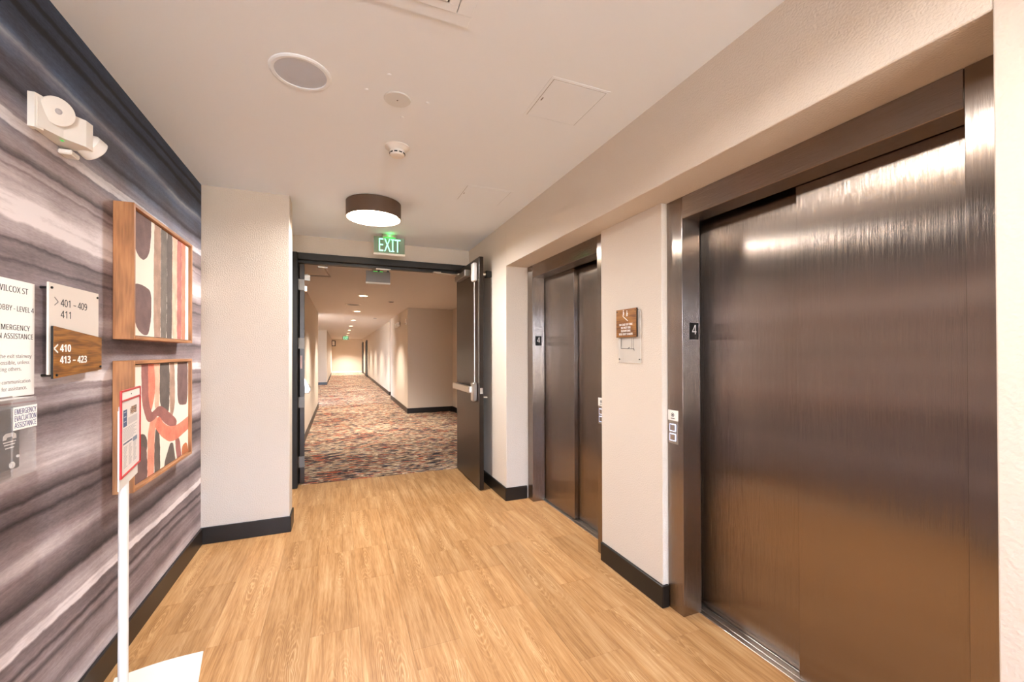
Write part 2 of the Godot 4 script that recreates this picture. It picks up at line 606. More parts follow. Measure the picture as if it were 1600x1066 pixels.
func shell() -> void:
	# left wall with the printed wallpaper; U along the wall, V down
	var b := MB.new()
	b.box(Vector3(-1.10, -.12, -3.73), Vector3(-.9465, 2.80, 3.8))
	var w := structure("wall_left", b, M.wall, "feature wall papered in grey and mauve watercolour strata", "wall")
	b = MB.new()
	var z0 := -3.725
	var z1 := 3.6
	var U := func(z: float) -> float: return (z - z0) / 4.2
	b.quad([Vector3(-.946, 0, z0), Vector3(-.946, 0, z1), Vector3(-.946, CEIL, z1), Vector3(-.946, CEIL, z0)], Vector3.RIGHT, [Vector2(U.call(z0), 1), Vector2(U.call(z1), 1), Vector2(U.call(z1), 0), Vector2(U.call(z0), 0)])
	part("wallpaper", b, M.paper, w)
	b = bx(Vector3(-1.10, -.12, -3.925), Vector3(-.367, CEIL + .02, -3.725), .004)
	b.box(Vector3(-1.10, -.12, -5.10), Vector3(-.60, CEIL + .02, -3.92))
	structure("pillar", b, M.wall, "pale textured wall pillar between the papered wall and the double doors", "pillar")
	# right wall: stretch by the doors, header over the lift recess, stretch by the camera, back of the recess
	structure("wall_right", bx(Vector3(1.461, -.12, -5.10), Vector3(2.2, CEIL + .02, -3.70), .003), M.wall, "pale right wall stretch between the double doors and the elevator recess", "wall")
	structure("wall_right", bx(Vector3(1.461, -.12, -.49), Vector3(2.2, CEIL + .02, 3.8), .003), M.wall_rough, "pale textured right wall stretch at the photo's right edge", "wall")
	structure("wall_right", bx(Vector3(1.461, 2.2285, -3.6995), Vector3(2.2, CEIL + .02, -.4905), .003), M.wall, "pale wall header spanning above both elevators", "wall")
	structure("wall_right", bx(Vector3(1.645, -.12, -2.404), Vector3(2.0, 2.2285, -1.824), .003), M.wall, "pale wall pier between the two elevators", "wall")
	structure("wall_right", bx(Vector3(2.0, -.12, -3.6995), Vector3(2.2, 2.2285, -.4905)), M.seam, "dark shaft wall hidden behind the elevator doors", "wall")
	# wall round the double doors
	var wb := thing("wall_back", "grey beige wall strip above the double doors", "wall", Vector3(0, 0, -4.93), "", "structure")
	part("wall_section", bx(Vector3(-.61, -.1, -5.08), Vector3(-.462, 2.47, -4.93)), M.wall, wb)
	part("header", bx(Vector3(-.61, 2.462, -5.08), Vector3(1.47, CEIL + .02, -4.93)), M.wall, wb)
	part("wall_section", bx(Vector3(1.425, -.1, -5.08), Vector3(1.47, 2.47, -4.93)), M.wall, wb)
	# end wall behind the camera with a window
	var wf := thing("wall_front", "plain end wall behind the viewer round a window", "wall", Vector3(0, 0, 3.6), "", "structure")
	part("wall_section", bx(Vector3(-1.1, -.12, 3.6), Vector3(-.70, 2.8, 3.8)), M.wall, wf)
	part("wall_section", bx(Vector3(1.2, -.12, 3.6), Vector3(2.2, 2.8, 3.8)), M.wall, wf)
	part("wall_section", bx(Vector3(-.70, -.12, 3.6), Vector3(1.2, .35, 3.8)), M.wall, wf)
	part("wall_section", bx(Vector3(-.70, 2.45, 3.6), Vector3(1.2, 2.8, 3.8)), M.wall, wf)
	var wn := thing("window_1", "tall two-light window in the end wall behind the viewer", "window", Vector3(.25, .35, 3.7), "", "structure")
	b = MB.new()
	for e in [[-.70, -.66, .35, 2.45], [1.16, 1.2, .35, 2.45], [.23, .27, .39, 2.41], [-.66, 1.16, .35, .39], [-.66, 1.16, 2.41, 2.45]]:
		b.box(Vector3(e[0], e[2], 3.66), Vector3(e[1], e[3], 3.72), .004)
	part("window_frame", b, M.black, wn)
	part("pane", bx(Vector3(-.66, .39, 3.688), Vector3(.23, 2.41, 3.692)), M.pane, wn)
	part("pane", bx(Vector3(.27, .39, 3.688), Vector3(1.16, 2.41, 3.692)), M.pane, wn)
	structure("ceiling", bx(Vector3(-1.1, CEIL, -5.0), Vector3(2.2, CEIL + .15, 3.8)), M.ceiling, "flat warm white painted lobby ceiling", "ceiling")
	# dark baseboards
	var H := .122
	structure("baseboard_left", bx(Vector3(-.947, 0, -3.712), Vector3(-.932, H, 3.6), .003), M.base, "dark brown baseboard along the papered wall", "baseboard")
	b = bx(Vector3(-.947, 0, -3.727), Vector3(-.354, H, -3.711), .003)
	b.box(Vector3(-.368, 0, -3.926), Vector3(-.354, H, -3.712), .003)
	structure("baseboard_back", b, M.base, "dark brown baseboard wrapped round the wall pillar", "baseboard")
	var br := thing("baseboard_right", "dark brown baseboard stretches along the elevator wall", "baseboard", Vector3(1.45, 0, -2), "", "structure")
	b = bx(Vector3(1.446, 0, -4.88), Vector3(1.463, H, -3.687), .003)
	b.box(Vector3(1.447, 0, -3.702), Vector3(1.672, H, -3.686), .003)
	part("board", b, M.base, br)
	b = bx(Vector3(1.629, 0, -2.40), Vector3(1.647, H, -1.812), .003)
	b.box(Vector3(1.630, 0, -1.826), Vector3(1.676, H, -1.811), .003)
	part("board", b, M.base, br)
	part("board", bx(Vector3(1.446, 0, -.475), Vector3(1.463, H, 3.6), .003), M.base, br)

func floors() -> void:
	var f := thing("floor", "honey oak plank floor of the elevator lobby", "floor", Vector3(0, 0, -2), "", "structure")
	part("subfloor", bx(Vector3(-1.1, -.12, -5.0), Vector3(2.0, -.005, 3.8)), M.sub, f)
	var W := .2275
	var L := 1.2192
	var ends := {2: -3.05, 3: -2.297, 4: -2.76, 5: -2.01, 6: -2.62, 7: -3.82}
	for s in range(-1, 13):
		var x0 := -.364 + (s - 2) * W
		var x1 := x0 + W
		if x1 < -.94 or x0 > 1.80:
			continue
		x0 = maxf(x0, -.945)
		x1 = minf(x1, 1.79)
		var e: float = ends[s] if ends.has(s) else -3.4 + fmod(s * 0.517 + 1.3, 1.0) * L
		while e > -4.985:
			e -= L
		while e < 3.6:
			var a := maxf(e, -4.985)
			var c := minf(e + L, 3.6)
			e += L
			if c - a < 0.03:
				continue
			var g := .0002
			var b := MB.new()
			var row := rng.randi_range(0, 3)
			var fl := rng.randf() < 0.5
			var q := MB.new()
			q.box(Vector3(x0 + g, -.006, a + g), Vector3(x1 - g, 0, c - g), .0005)
			# own UVs: u along the board, v across one of the four rows
			for k in q.v.size():
				var p := q.v[k]
				var uu := (p.z - e) / L
				if fl:
					uu = -uu
				q.t[k] = Vector2(uu + row * .37, (row + clampf((p.x - x0) / W, .004, .996)) / 4.0)
			part("floor_plank", q, M.plank[rng.randi_range(0, 3)], f)

func corridor() -> void:
	var C := 2.462
	# carpet
	var b := MB.new()
	b.box(Vector3(-3.2, -.12, -34.5), Vector3(3.2, .002, -4.986), 0.0, 0)
	for k in b.t.size():
		b.t[k] = Vector2(b.v[k].x / 5.2 + .5, b.v[k].z / 4.4)
	structure("carpet", b, M.carpet, "corridor carpet with streaky rust navy and beige pattern", "carpet")
	structure("corridor_ceiling", bx(Vector3(-3.2, C, -34.5), Vector3(3.2, C + .3, -5.08)), M.corridor_ceiling, "low beige corridor ceiling beyond the double doors", "ceiling")
	var wl := thing("corridor_wall_left", "left corridor wall broken by a side opening", "wall", Vector3(-.52, 0, -8), "", "structure")
	part("wall_section", bx(Vector3(-1.1, -.1, -11.95), Vector3(-.52, 2.5, -5.0)), M.corridor_wall, wl)
	part("wall_section", bx(Vector3(-3.2, -.1, -33.0), Vector3(-.54, 2.5, -20.5)), M.corridor_wall, wl)
	part("side_wall", bx(Vector3(-3.4, -.1, -20.6), Vector3(-3.2, 2.5, -11.8)), M.corridor_wall, wl)
	b = bx(Vector3(-.522, 0, -11.96), Vector3(-.508, .12, -6.0))
	b.box(Vector3(-3.2, 0, -20.51), Vector3(-.528, .12, -20.487))
	b.box(Vector3(-.542, 0, -32.5), Vector3(-.528, .12, -20.49))
	part("baseboard", b, M.base, wl)
	var wr := thing("corridor_wall_right", "right corridor wall stepping in past the vestibule", "wall", Vector3(1.5, 0, -10), "", "structure")
	part("wall_section", bx(Vector3(2.53, -.1, -10.2), Vector3(3.2, 2.5, -5.0)), M.corridor_wall, wr)
	part("wall_section", bx(Vector3(1.462, -.1, -13.45), Vector3(3.2, 2.5, -9.95)), M.corridor_wall, wr)
	part("wall_section", bx(Vector3(1.53, -.1, -33.0), Vector3(3.2, 2.5, -14.45)), M.corridor_wall, wr)
	part("side_wall", bx(Vector3(3.2, -.1, -15.0), Vector3(3.4, 2.5, -5.0)), M.corridor_wall, wr)
	part("vestibule_wall", bx(Vector3(1.461, -.1, -5.2), Vector3(3.2, 2.5, -5.09)), M.corridor_wall, wr)
	b = bx(Vector3(1.45, 0, -9.952), Vector3(2.53, .12, -9.936))
	b.box(Vector3(2.517, 0, -9.94), Vector3(2.532, .12, -5.2))
	b.box(Vector3(1.449, 0, -13.46), Vector3(1.463, .12, -9.937))
	b.box(Vector3(1.52, 0, -14.45), Vector3(3.2, .12, -14.436))
	b.box(Vector3(1.518, 0, -26.4), Vector3(1.532, .12, -14.437))
	b.box(Vector3(1.518, 0, -31.0), Vector3(1.532, .12, -27.6))
	part("baseboard", b, M.base, wr)
	structure("corridor_wall_end", bx(Vector3(-3, -.1, -33.4), Vector3(3, 2.5, -32.8)), M.corridor_wall, "bright wall closing the far end of the corridor", "wall")
	structure("baseboard_end", bx(Vector3(-.53, 0, -32.8), Vector3(1.52, .12, -32.785)), M.white, "white baseboard under the far corridor wall", "baseboard")
	# apartment doors on the right far down the corridor
	for k in 2:
		var z: float = [-27.0, -31.5][k]
		var d := thing("door_%d" % [3 + k], ["dark apartment door on the right well down the corridor", "dark apartment door on the right at the corridor's far end"][k], "door", Vector3(1.53, 0, z), "", "structure")
		b = MB.new()
		b.box(Vector3(1.47, 0, z - .55), Vector3(1.54, 2.2, z - .48), .004)
		b.box(Vector3(1.47, 0, z + .48), Vector3(1.54, 2.2, z + .55), .004)
		b.box(Vector3(1.47, 2.13, z - .48), Vector3(1.54, 2.2, z + .48), .004)
		part("door_frame", b, M.door, d)
		part("door_leaf", bx(Vector3(1.50, .01, z - .478), Vector3(1.54, 2.128, z + .478), .003), M.door, d)
		b = MB.new()
		b.tube(Vector3(1.50, 1.0, z + .40), Vector3(1.44, 1.0, z + .40), .012)
		b.tube(Vector3(1.445, 1.0, z + .41), Vector3(1.445, 1.0, z + .29), .009)
		part("handle", b, M.satin, d)
	# recessed downlights
	var names := ["nearest the double doors", "second from the double doors", "third from the double doors, before the ceiling disc", "fourth from the double doors", "fifth from the double doors", "sixth from the double doors", "just before the small far exit sign", "just past the small far exit sign", "at the corridor's far end wall"]
	for k in 9:
		var z := -8.15 - 3.05 * k if k < 8 else -31.3
		var p := Vector3(.40, C, z)
		var dl := thing("downlight", "round recessed ceiling downlight in the corridor, " + names[k], "downlight", p, "downlights along the corridor")
		b = MB.new()
		b.lathe(Transform3D(Basis.IDENTITY, p), [Vector2(.095, 0), Vector2(.095, -.006), Vector2(.075, -.008), Vector2(.072, -.003), Vector2(.072, 0)], 32)
		part("trim_ring", b, M.white, dl)
		b = MB.new()
		b.lathe(Transform3D(Basis.IDENTITY, p), [Vector2(.073, -.0005), Vector2(.072, -.004), Vector2(0, -.004)], 32)
		part("lens", b, glow(Color(1, .90, .74), 14.0), dl)
		var s := SpotLight3D.new()
		s.name = "spot_light"
		s.position = Vector3(0, -.012, 0)
		s.rotation = Vector3(-PI / 2, 0, 0)
		s.spot_angle = 56.0
		s.spot_angle_attenuation = 0.8
		s.light_color = Color(1, .965, .92)
		s.light_energy = 11.0 if k < 8 else 26.0
		s.light_size = 0.06
		s.spot_range = 12.0
		s.spot_attenuation = 2.0
		s.shadow_enabled = true
		dl.add_child(s)
	# corridor ceiling discs
	for k in 2:
		var z: float = [-9.68, -19.6][k]
		var p := Vector3([.27, .40][k], C, z)
		b = MB.new()
		b.lathe(Transform3D(Basis.IDENTITY, p), [Vector2(.17, 0), Vector2(.165, -.008), Vector2(.135, -.010), Vector2(.13, -.004)], 32)
		var sp := thing("ceiling_speaker", ["round dark ceiling speaker between the first two corridor downlights", "round dark ceiling speaker far down the corridor after the fourth downlight"][k], "speaker", p, "corridor ceiling speakers")
		part("rim", b, M.corridor_ceiling, sp)
		b = MB.new()
		b.lathe(Transform3D(Basis.IDENTITY, p), [Vector2(.131, -.004), Vector2(.12, -.009), Vector2(0, -.011)], 32)
		part("grille", b, M.black, sp)
	for k in 2:
		var p: Vector3 = [Vector3(.98, C, -8.9), Vector3(.98, C, -13.2)][k]
		var sp := thing("sprinkler", ["small concealed sprinkler disc on the corridor ceiling near the doors", "small concealed sprinkler disc on the ceiling farther down the corridor"][k], "sprinkler", p, "corridor sprinkler discs")
		b = MB.new()
		b.lathe(Transform3D(Basis.IDENTITY, p), [Vector2(.05, 0), Vector2(.05, -.004), Vector2(.042, -.012), Vector2(0, -.013)], 24)
		part("cover_plate", b, M.greyink, sp)
		b = MB.new()
		b.lathe(Transform3D(Basis.IDENTITY, p), [Vector2(.058, 0), Vector2(.058, -.002), Vector2(.05, -.003)], 24)
		part("collar", b, M.white, sp)
	# emergency light and strobe on the vestibule corner
	var el := thing("emergency_light", "small white twin-head emergency light high on the corridor's right wall", "emergency light", Vector3(1.462, 2.17, -11.4))
	part("body", bx(Vector3(1.39, 2.12, -11.55), Vector3(1.462, 2.22, -11.25), .015), M.white, el)
	for s in [-1.0, 1.0]:
		b = MB.new()
		b.tube(Vector3(1.44, 2.16, -11.4 + s * .2), Vector3(1.36, 2.13, -11.4 + s * .2), .055, 20, .012)
		part("lamp_head", b, M.white, el)
	var st := thing("alarm_strobe", "small white alarm strobe beside the corridor emergency light", "alarm", Vector3(1.462, 2.14, -10.15))
	part("plate", bx(Vector3(1.448, 2.08, -10.22), Vector3(1.462, 2.22, -10.08), .004), M.white, st)
	part("lens", bx(Vector3(1.42, 2.10, -10.18), Vector3(1.449, 2.16, -10.12), .008), M.acrylic, st)
	# framed sign at the far end
	var fs := thing("framed_sign", "dark framed white notice high on the wall at the corridor's far end", "sign", Vector3(-.42, 2.0, -32.79))
	b = MB.new()
	for e in [[-.56, -.50, 1.93, 2.34], [-.34, -.28, 1.93, 2.34], [-.50, -.34, 1.93, 1.98], [-.50, -.34, 2.29, 2.34]]:
		b.box(Vector3(e[0], e[2], -32.80), Vector3(e[1], e[3], -32.77), .004)
	part("frame", b, mat(Color(.12, .13, .20), .5), fs)
	part("panel", bx(Vector3(-.50, 1.98, -32.80), Vector3(-.34, 2.29, -32.785)), M.paperwhite, fs)
	exit_sign(Vector3(.445, 0, -5.50), 2.462, .16, .29, "grey back of the exit sign hanging just beyond the double doors", false)
	exit_sign(Vector3(.33, 0, -27.3), 2.462, .22, .36, "tiny green exit sign far down the corridor", true)

# edge-lit exit sign hung from the ceiling at y = top
func exit_sign(at: Vector3, top: float, h: float, w: float, label: String, lit: bool) -> void:
	var e := thing("exit_sign", label, "exit sign", Vector3(at.x, top, at.z), "exit signs")
	var y1 := top - .030
	var y0 := y1 - h
	part("canopy", bx(Vector3(at.x - w * .24, y1 - .004, at.z - .022), Vector3(at.x + w * .24, top, at.z + .022), .006), M.satin, e)
	var pm := mat(Color(.52, .60, .53), .3)
	part("panel", bx(Vector3(at.x - w / 2, y0 + .018, at.z - .006), Vector3(at.x + w / 2, y1, at.z + .006), .002), pm if lit else mat(Color(.55, .53, .52), .4), e)
	part("bottom_rail", bx(Vector3(at.x - w / 2 - .003, y0, at.z - .012), Vector3(at.x + w / 2 + .003, y0 + .02, at.z + .012), .003), M.white, e)
	part("edge_lamp", bx(Vector3(at.x - w * .20, y1 - .007, at.z - .016), Vector3(at.x + w * .20, y1 - .003, at.z + .016), .001), glow(Color(.25, 1, .45), 0.7), e)
	if lit:
		var g := glow(Color(.62, 1.0, .84), 1.05)
		letter("EXIT", h * .70, w * .70, Vector3(at.x + w * .01, y0 + h * .20, at.z + .0062), 0.0, g, e, 0)
	if not lit:
		return
	var l := OmniLight3D.new()
	l.name = "green_light"
	l.light_color = Color(.25, 1, .42)
	l.light_energy = 0.003
	l.light_size = .02
	l.position = Vector3(0, -.022, .034)
	l.omni_range = 6.0
	l.omni_attenuation = 2.0
	l.shadow_enabled = true
	e.add_child(l)

func double_doors() -> void:
	# steel frame
	var f := thing("trim_1", "black steel frame of the double doors", "door frame", Vector3(.5, 0, -4.95), "", "structure")
	part("jamb", bx(Vector3(-.462, 0, -5.09), Vector3(-.408, 2.462, -4.875), .003), M.frame, f)
	part("jamb", bx(Vector3(1.36, 0, -5.09), Vector3(1.425, 2.462, -4.90), .003), M.frame, f)
	part("head", bx(Vector3(-.41, 2.392, -5.09), Vector3(1.362, 2.462, -4.895), .003), M.frame, f)
	part("head_stop", bx(Vector3(-.41, 2.366, -5.03), Vector3(1.362, 2.394, -4.96), .002), M.frame, f)
	# centre latch keeper under the head
	var lk := thing("door_latch", "small metal latch keeper under the middle of the door head", "latch", Vector3(.46, 2.366, -4.99))
	part("plate", bx(Vector3(.38, 2.352, -5.01), Vector3(.54, 2.367, -4.965), .002), M.satin, lk)
	for s in [-1.0, 1.0]:
		part("roller", bx(Vector3(.46 + s * .05 - .012, 2.330, -5.0), Vector3(.46 + s * .05 + .012, 2.353, -4.975), .004), M.black, lk)
	# left leaf, swung away into the corridor
	var d := thing("door_1", "left leaf of the dark double doors, swung away into the corridor", "door", Vector3(-.373, 0, -5.0), "", "structure")
	part("leaf", bx(Vector3(-.396, .012, -5.90), Vector3(-.350, 2.362, -5.005), .002), M.door, d)
	for y in [2.14, 1.51, .88, .243]:
		var b := bx(Vector3(-.41, y - .058, -5.0055), Vector3(-.349, y + .058, -4.9995), .001)
		b.tube(Vector3(-.408, y - .058, -4.995), Vector3(-.408, y + .058, -4.995), .007, 12)
		for sy in [-.04, 0.0, .04]:
			b.tube(Vector3(-.36 - absf(sy) * .3, y + sy, -4.9995), Vector3(-.36 - absf(sy) * .3, y + sy, -4.998), .004, 10)
		part("hinge", b, M.hinge, d)
	part("fire_label", bx(Vector3(-.392, 1.24, -5.0054), Vector3(-.372, 1.38, -5.0043)), mat(Color(.62, .50, .47), .5), d, "small faded rating label on the leaf edge")
	var b := bx(Vector3(-.351, .97, -5.13), Vector3(-.30, 1.05, -5.04), .006)
	b.box(Vector3(-.32, .985, -5.72), Vector3(-.285, 1.035, -5.10), .006)
	b.prism(Transform3D(Basis.IDENTITY, Vector3(-.351, 1.05, -5.12)), PackedVector2Array([Vector2(0, 0), Vector2(.045, 0), Vector2(.012, .06), Vector2(0, .09)]), .07)
	part("panic_bar", b, M.chrome, d)
	b = bx(Vector3(-.351, 2.20, -5.36), Vector3(-.292, 2.265, -5.09), .004)
	part("closer_body", b, M.white, d)
	b = MB.new()
	b.tube(Vector3(-.32, 2.275, -5.2), Vector3(-.07, 2.30, -5.30), .009, 10)
	b.tube(Vector3(-.07, 2.30, -5.30), Vector3(-.16, 2.352, -5.06), .008, 10)
	b.tube(Vector3(-.32, 2.25, -5.2), Vector3(-.32, 2.29, -5.2), .014, 12)
	b.box(Vector3(-.22, 2.345, -5.09), Vector3(-.12, 2.362, -5.03), .003)
	part("closer_arm", b, M.satin, d)
	part("roller_cover", bx(Vector3(-.352, 2.07, -5.045), Vector3(-.325, 2.13, -5.004), .003), M.chrome, d)
	d.rotation.y = deg_to_rad(6.0)
	# right leaf, swung towards the lobby along the right wall
	var e := thing("door_2", "right leaf of the dark double doors, open against the lobby wall", "door", Vector3(1.33, 0, -4.95), "", "structure")
	part("leaf", bx(Vector3(1.311, .012, -4.945), Vector3(1.356, 2.385, -4.062), .002), M.door, e)
	b = bx(Vector3(1.262, .90, -4.215), Vector3(1.312, 1.10, -4.125), .012)
	part("latch_case", b, M.chrome, e)
	b = bx(Vector3(1.238, .985, -4.88), Vector3(1.276, 1.055, -4.20), .006)
	b.box(Vector3(1.262, .985, -4.90), Vector3(1.312, 1.055, -4.83), .006)
	part("panic_bar", b, M.chrome, e)
	b = MB.new()
	b.tube(Vector3(1.292, 1.10, -4.165), Vector3(1.292, 2.16, -4.165), .007, 12)
	part("rod", b, M.chrome, e)
	part("rod_guard", bx(Vector3(1.309, 1.10, -4.085), Vector3(1.312, 2.16, -4.072)), M.satin, e)
	b = bx(Vector3(1.266, 2.145, -4.205), Vector3(1.312, 2.335, -4.125), .010)
	part("top_latch", b, M.white, e)
	b = bx(Vector3(1.250, 2.235, -4.80), Vector3(1.312, 2.30, -4.40), .004)
	part("closer_body", b, M.satin, e)
	part("closer_cap", bx(Vector3(1.245, 2.232, -4.40), Vector3(1.312, 2.303, -4.36), .004), M.chrome, e)
	b = MB.new()
	b.tube(Vector3(1.27, 2.31, -4.74), Vector3(1.22, 2.335, -4.86), .009, 10)
	b.tube(Vector3(1.22, 2.335, -4.86), Vector3(1.06, 2.35, -4.93), .008, 10)
	b.tube(Vector3(1.275, 2.295, -4.73), Vector3(1.275, 2.325, -4.73), .014, 12)
	b.box(Vector3(1.02, 2.348, -4.96), Vector3(1.11, 2.366, -4.90), .003)
	part("closer_arm", b, M.satin, e)
	part("strike_plate", bx(Vector3(1.318, .985, -4.063), Vector3(1.346, 1.045, -4.0605)), M.alu, e)
	b = bx(Vector3(1.356, .885, -4.135), Vector3(1.362, 1.11, -4.085), .002)
	part("lever_plate", b, M.chrome, e)
	b = MB.new()
	b.tube(Vector3(1.36, .945, -4.11), Vector3(1.405, .945, -4.11), .009, 12)
	b.tube(Vector3(1.40, .945, -4.10), Vector3(1.40, .945, -4.22), .009, 12)
	part("lever", b, M.chrome, e)
	for y in [2.14, 1.51, .88, .243]:
		var hb := MB.new()
		hb.tube(Vector3(1.357, y - .058, -4.95), Vector3(1.357, y + .058, -4.95), .007, 12)
		part("hinge", hb, M.hinge, e)
	var mg := thing("door_holder", "small black magnetic holder on the wall behind the open right leaf", "door holder", Vector3(1.461, 2.22, -4.13))
	part("box", bx(Vector3(1.40, 2.185, -4.17), Vector3(1.461, 2.255, -4.10), .006), M.black, mg)
	b = MB.new()
	b.tube(Vector3(1.401, 2.22, -4.135), Vector3(1.358, 2.22, -4.135), .022, 20)
	part("magnet", b, M.alu, mg)

func elevators() -> void:
	for k in 2:
		var zl: float = [-1.71, -3.577][k]     # inner edge of the far jamb
		var zr: float = [-.622, -2.505][k]     # inner edge of the near jamb
		var ol: float = [-1.822, -3.686][k]
		var orr: float = [-.492, -2.406][k]
		var X := 1.68
		var e := thing("elevator", ["brushed bronze steel elevator with two sliding door panels, nearest the viewer", "brushed bronze steel elevator entrance beside the open double doors"][k], "elevator", Vector3(X, 0, (zl + zr) / 2), "elevators in the right wall recess")
		part("jamb", bx(Vector3(X, 0, ol), Vector3(1.805, 2.228, zl), .002), M.steel, e)
		part("jamb", bx(Vector3(X, 0, zr), Vector3(1.805, 2.228, orr), .002), M.steel, e)
		part("head", bx(Vector3(X + .0008, 2.110, zl + .0012), Vector3(1.805, 2.228, zr - .0012), .002, 1), M.steel, e)
		var split: float = [-1.196, -3.045][k]
		var lap := .03
		var xa := 1.812
		var xb := 1.856
		var t := .040
		if k == 0:
			part("door_panel", bx(Vector3(xb, .010, zl - .05), Vector3(xb + t, 2.16, split + lap), .002), M.steel, e)
			part("door_panel", bx(Vector3(xa, .010, split), Vector3(xa + t, 2.16, zr + .05), .002), M.steel, e)
		else:
			part("door_panel", bx(Vector3(xa, .010, zl - .05), Vector3(xa + t, 2.16, split), .002), M.steel, e)
			part("door_panel", bx(Vector3(xb, .010, split - lap), Vector3(xb + t, 2.16, zr + .05), .002), M.steel, e)
		var b := MB.new()
		for q in [[1.788, 1.815], [1.819, 1.851], [1.856, 1.890], [1.894, 1.96]]:
			b.box(Vector3(q[0], -.03, zl - .06), Vector3(q[1], .004, zr + .06), .001)
		b.box(Vector3(1.788, -.03, zl - .06), Vector3(1.96, -.004, zr + .06))
		part("sill", b, M.alu, e)
		part("track", bx(Vector3(1.80, 2.20, zl - .05), Vector3(1.95, 2.229, zr + .05)), M.seam, e)
		# landing number on the jamb return
		var px: float = [1.760, 1.741][k]
		var zz := zl + .0008
		var np := thing("number_plate", ["black landing plate with white 4 on the near elevator's jamb", "black landing plate with white 4 on the far elevator's jamb"][k], "number plate", Vector3(px, 1.515, zz), "landing number plates")
		part("plate", bx(Vector3(px - .031, 1.470, zz - .0008), Vector3(px + .031, 1.560, zz + .0016), .0008), M.black, np)
		letter("4", .050, .030, Vector3(px + .001, 1.498, zz + .0017), 0.0, M.paperwhite, np, 0)
		b = MB.new()
		for q in [[-.004, .0], [.003, .0], [.003, .005], [.003, -.005]]:
			b.lathe(Transform3D(Basis(Vector3.RIGHT, PI / 2), Vector3(px + .010 + q[0], 1.482 + q[1], zz + .0016)), [Vector2(.0016, 0), Vector2(.001, .0008), Vector2(0, .001)], 8)
		part("braille", b, M.greyink, np)
		# call station on the front of one jamb
		var cz: float = [-1.779, -2.455][k]
		var cx := X
		var cp := thing("call_station", ["elevator call buttons under a white emblem plate, near elevator", "elevator call buttons partly hidden by the pier, far elevator"][k], "call station", Vector3(cx, 1.0, cz), "elevator call stations")
		part("emblem_plate", bx(Vector3(cx - .004, 1.030, cz - .036), Vector3(cx + .001, 1.086, cz + .036), .001), M.paperwhite, cp)
		b = MB.new()
		var fr := Transform3D(Basis(Vector3(0, 0, 1), Vector3(-1, 0, 0), Vector3(0, -1, 0)), Vector3(cx - .004, 1.061, cz))
		b.lathe(fr, [Vector2(.011, 0), Vector2(.011, .0006), Vector2(.008, .0006), Vector2(.008, 0)], 24)
		b.lathe(fr, [Vector2(.005, 0), Vector2(.005, .0006), Vector2(0, .0006)], 16)
		b.box(Vector3(cx - .0046, 1.040, cz - .014), Vector3(cx - .004, 1.044, cz + .014))
		part("emblem", b, M.ink, cp)
		part("button_plate", bx(Vector3(cx - .003, .905, cz - .034), Vector3(cx + .001, 1.029, cz + .034), .001), M.satin, cp)
		for q in 2:
			var y: float = [.992, .940][q]
			var rim := MB.new()
			for r in [[-.022, -.0185, -.020, .020], [.0185, .022, -.020, .020], [-.0185, .0185, -.020, -.0165], [-.0185, .0185, .0165, .020]]:
				rim.box(Vector3(cx - .0058, y + r[2], cz + r[0]), Vector3(cx - .003, y + r[3], cz + r[1]), .0005)
			var bt := part("button", bx(Vector3(cx - .0075, y - .0165, cz - .0185), Vector3(cx - .003, y + .0165, cz + .0185), .0015), M.satin, cp)
			part("lit_rim", rim, glow(Color(.80, .85, 1.0), .9), bt)

func drum(at: Vector3, label: String, energy: float) -> void:
	var d := thing("ceiling_light", label, "ceiling light", at, "drum ceiling lights")
	var f := Transform3D(Basis.IDENTITY, at)
	var R := .218
	var b := MB.new()
	b.lathe(f, [Vector2(.2115, -.004), Vector2(.2115, -.014), Vector2(0, -.014)], 48)
	b.lathe(f, [Vector2(.12, 0), Vector2(.12, -.005)], 32)
	part("canopy", b, M.white, d)
	b = MB.new()
	b.lathe(f, [Vector2(R, -.004), Vector2(R, -.129), Vector2(R - .001, -.1305), Vector2(R - .005, -.1305), Vector2(R - .006, -.129), Vector2(R - .006, -.004), Vector2(R, -.004)], 64)
	# outward faces first; flip handled by normals
	part("shade", b, M.shade, d)
	b = MB.new()
	b.lathe(f, [Vector2(R - .0065, -.128), Vector2(R - .0065, -.080)], 64, true)
	part("shade_lining", b, mat(Color(.92, .80, .62), .6), d)
	b = MB.new()
	b.lathe(f, [Vector2(.209, -.080), Vector2(.207, -.084), Vector2(.15, -.087), Vector2(0, -.088)], 48)
	part("lens", b, glow(Color(1, .93, .80), 30.0), d)
	for s in [-1.0, 1.0]:
		part("clip", bx(at + Vector3(s * .196 - .014, -.104, -.012), at + Vector3(s * .196 + .014, -.090, .012), .003), M.satin, d)
	var l := AreaLight3D.new()
	l.name = "lens_light"
	l.area_size = Vector2(.28, .28)
	l.position = Vector3(0, -.092, 0)
	l.rotation = Vector3(-PI / 2, 0, 0)
	l.light_color = Color(.96, .975, 1.0)
	l.light_energy = energy
	l.area_range = 14.0
	l.area_attenuation = 2.0
	l.shadow_enabled = true
	d.add_child(l)

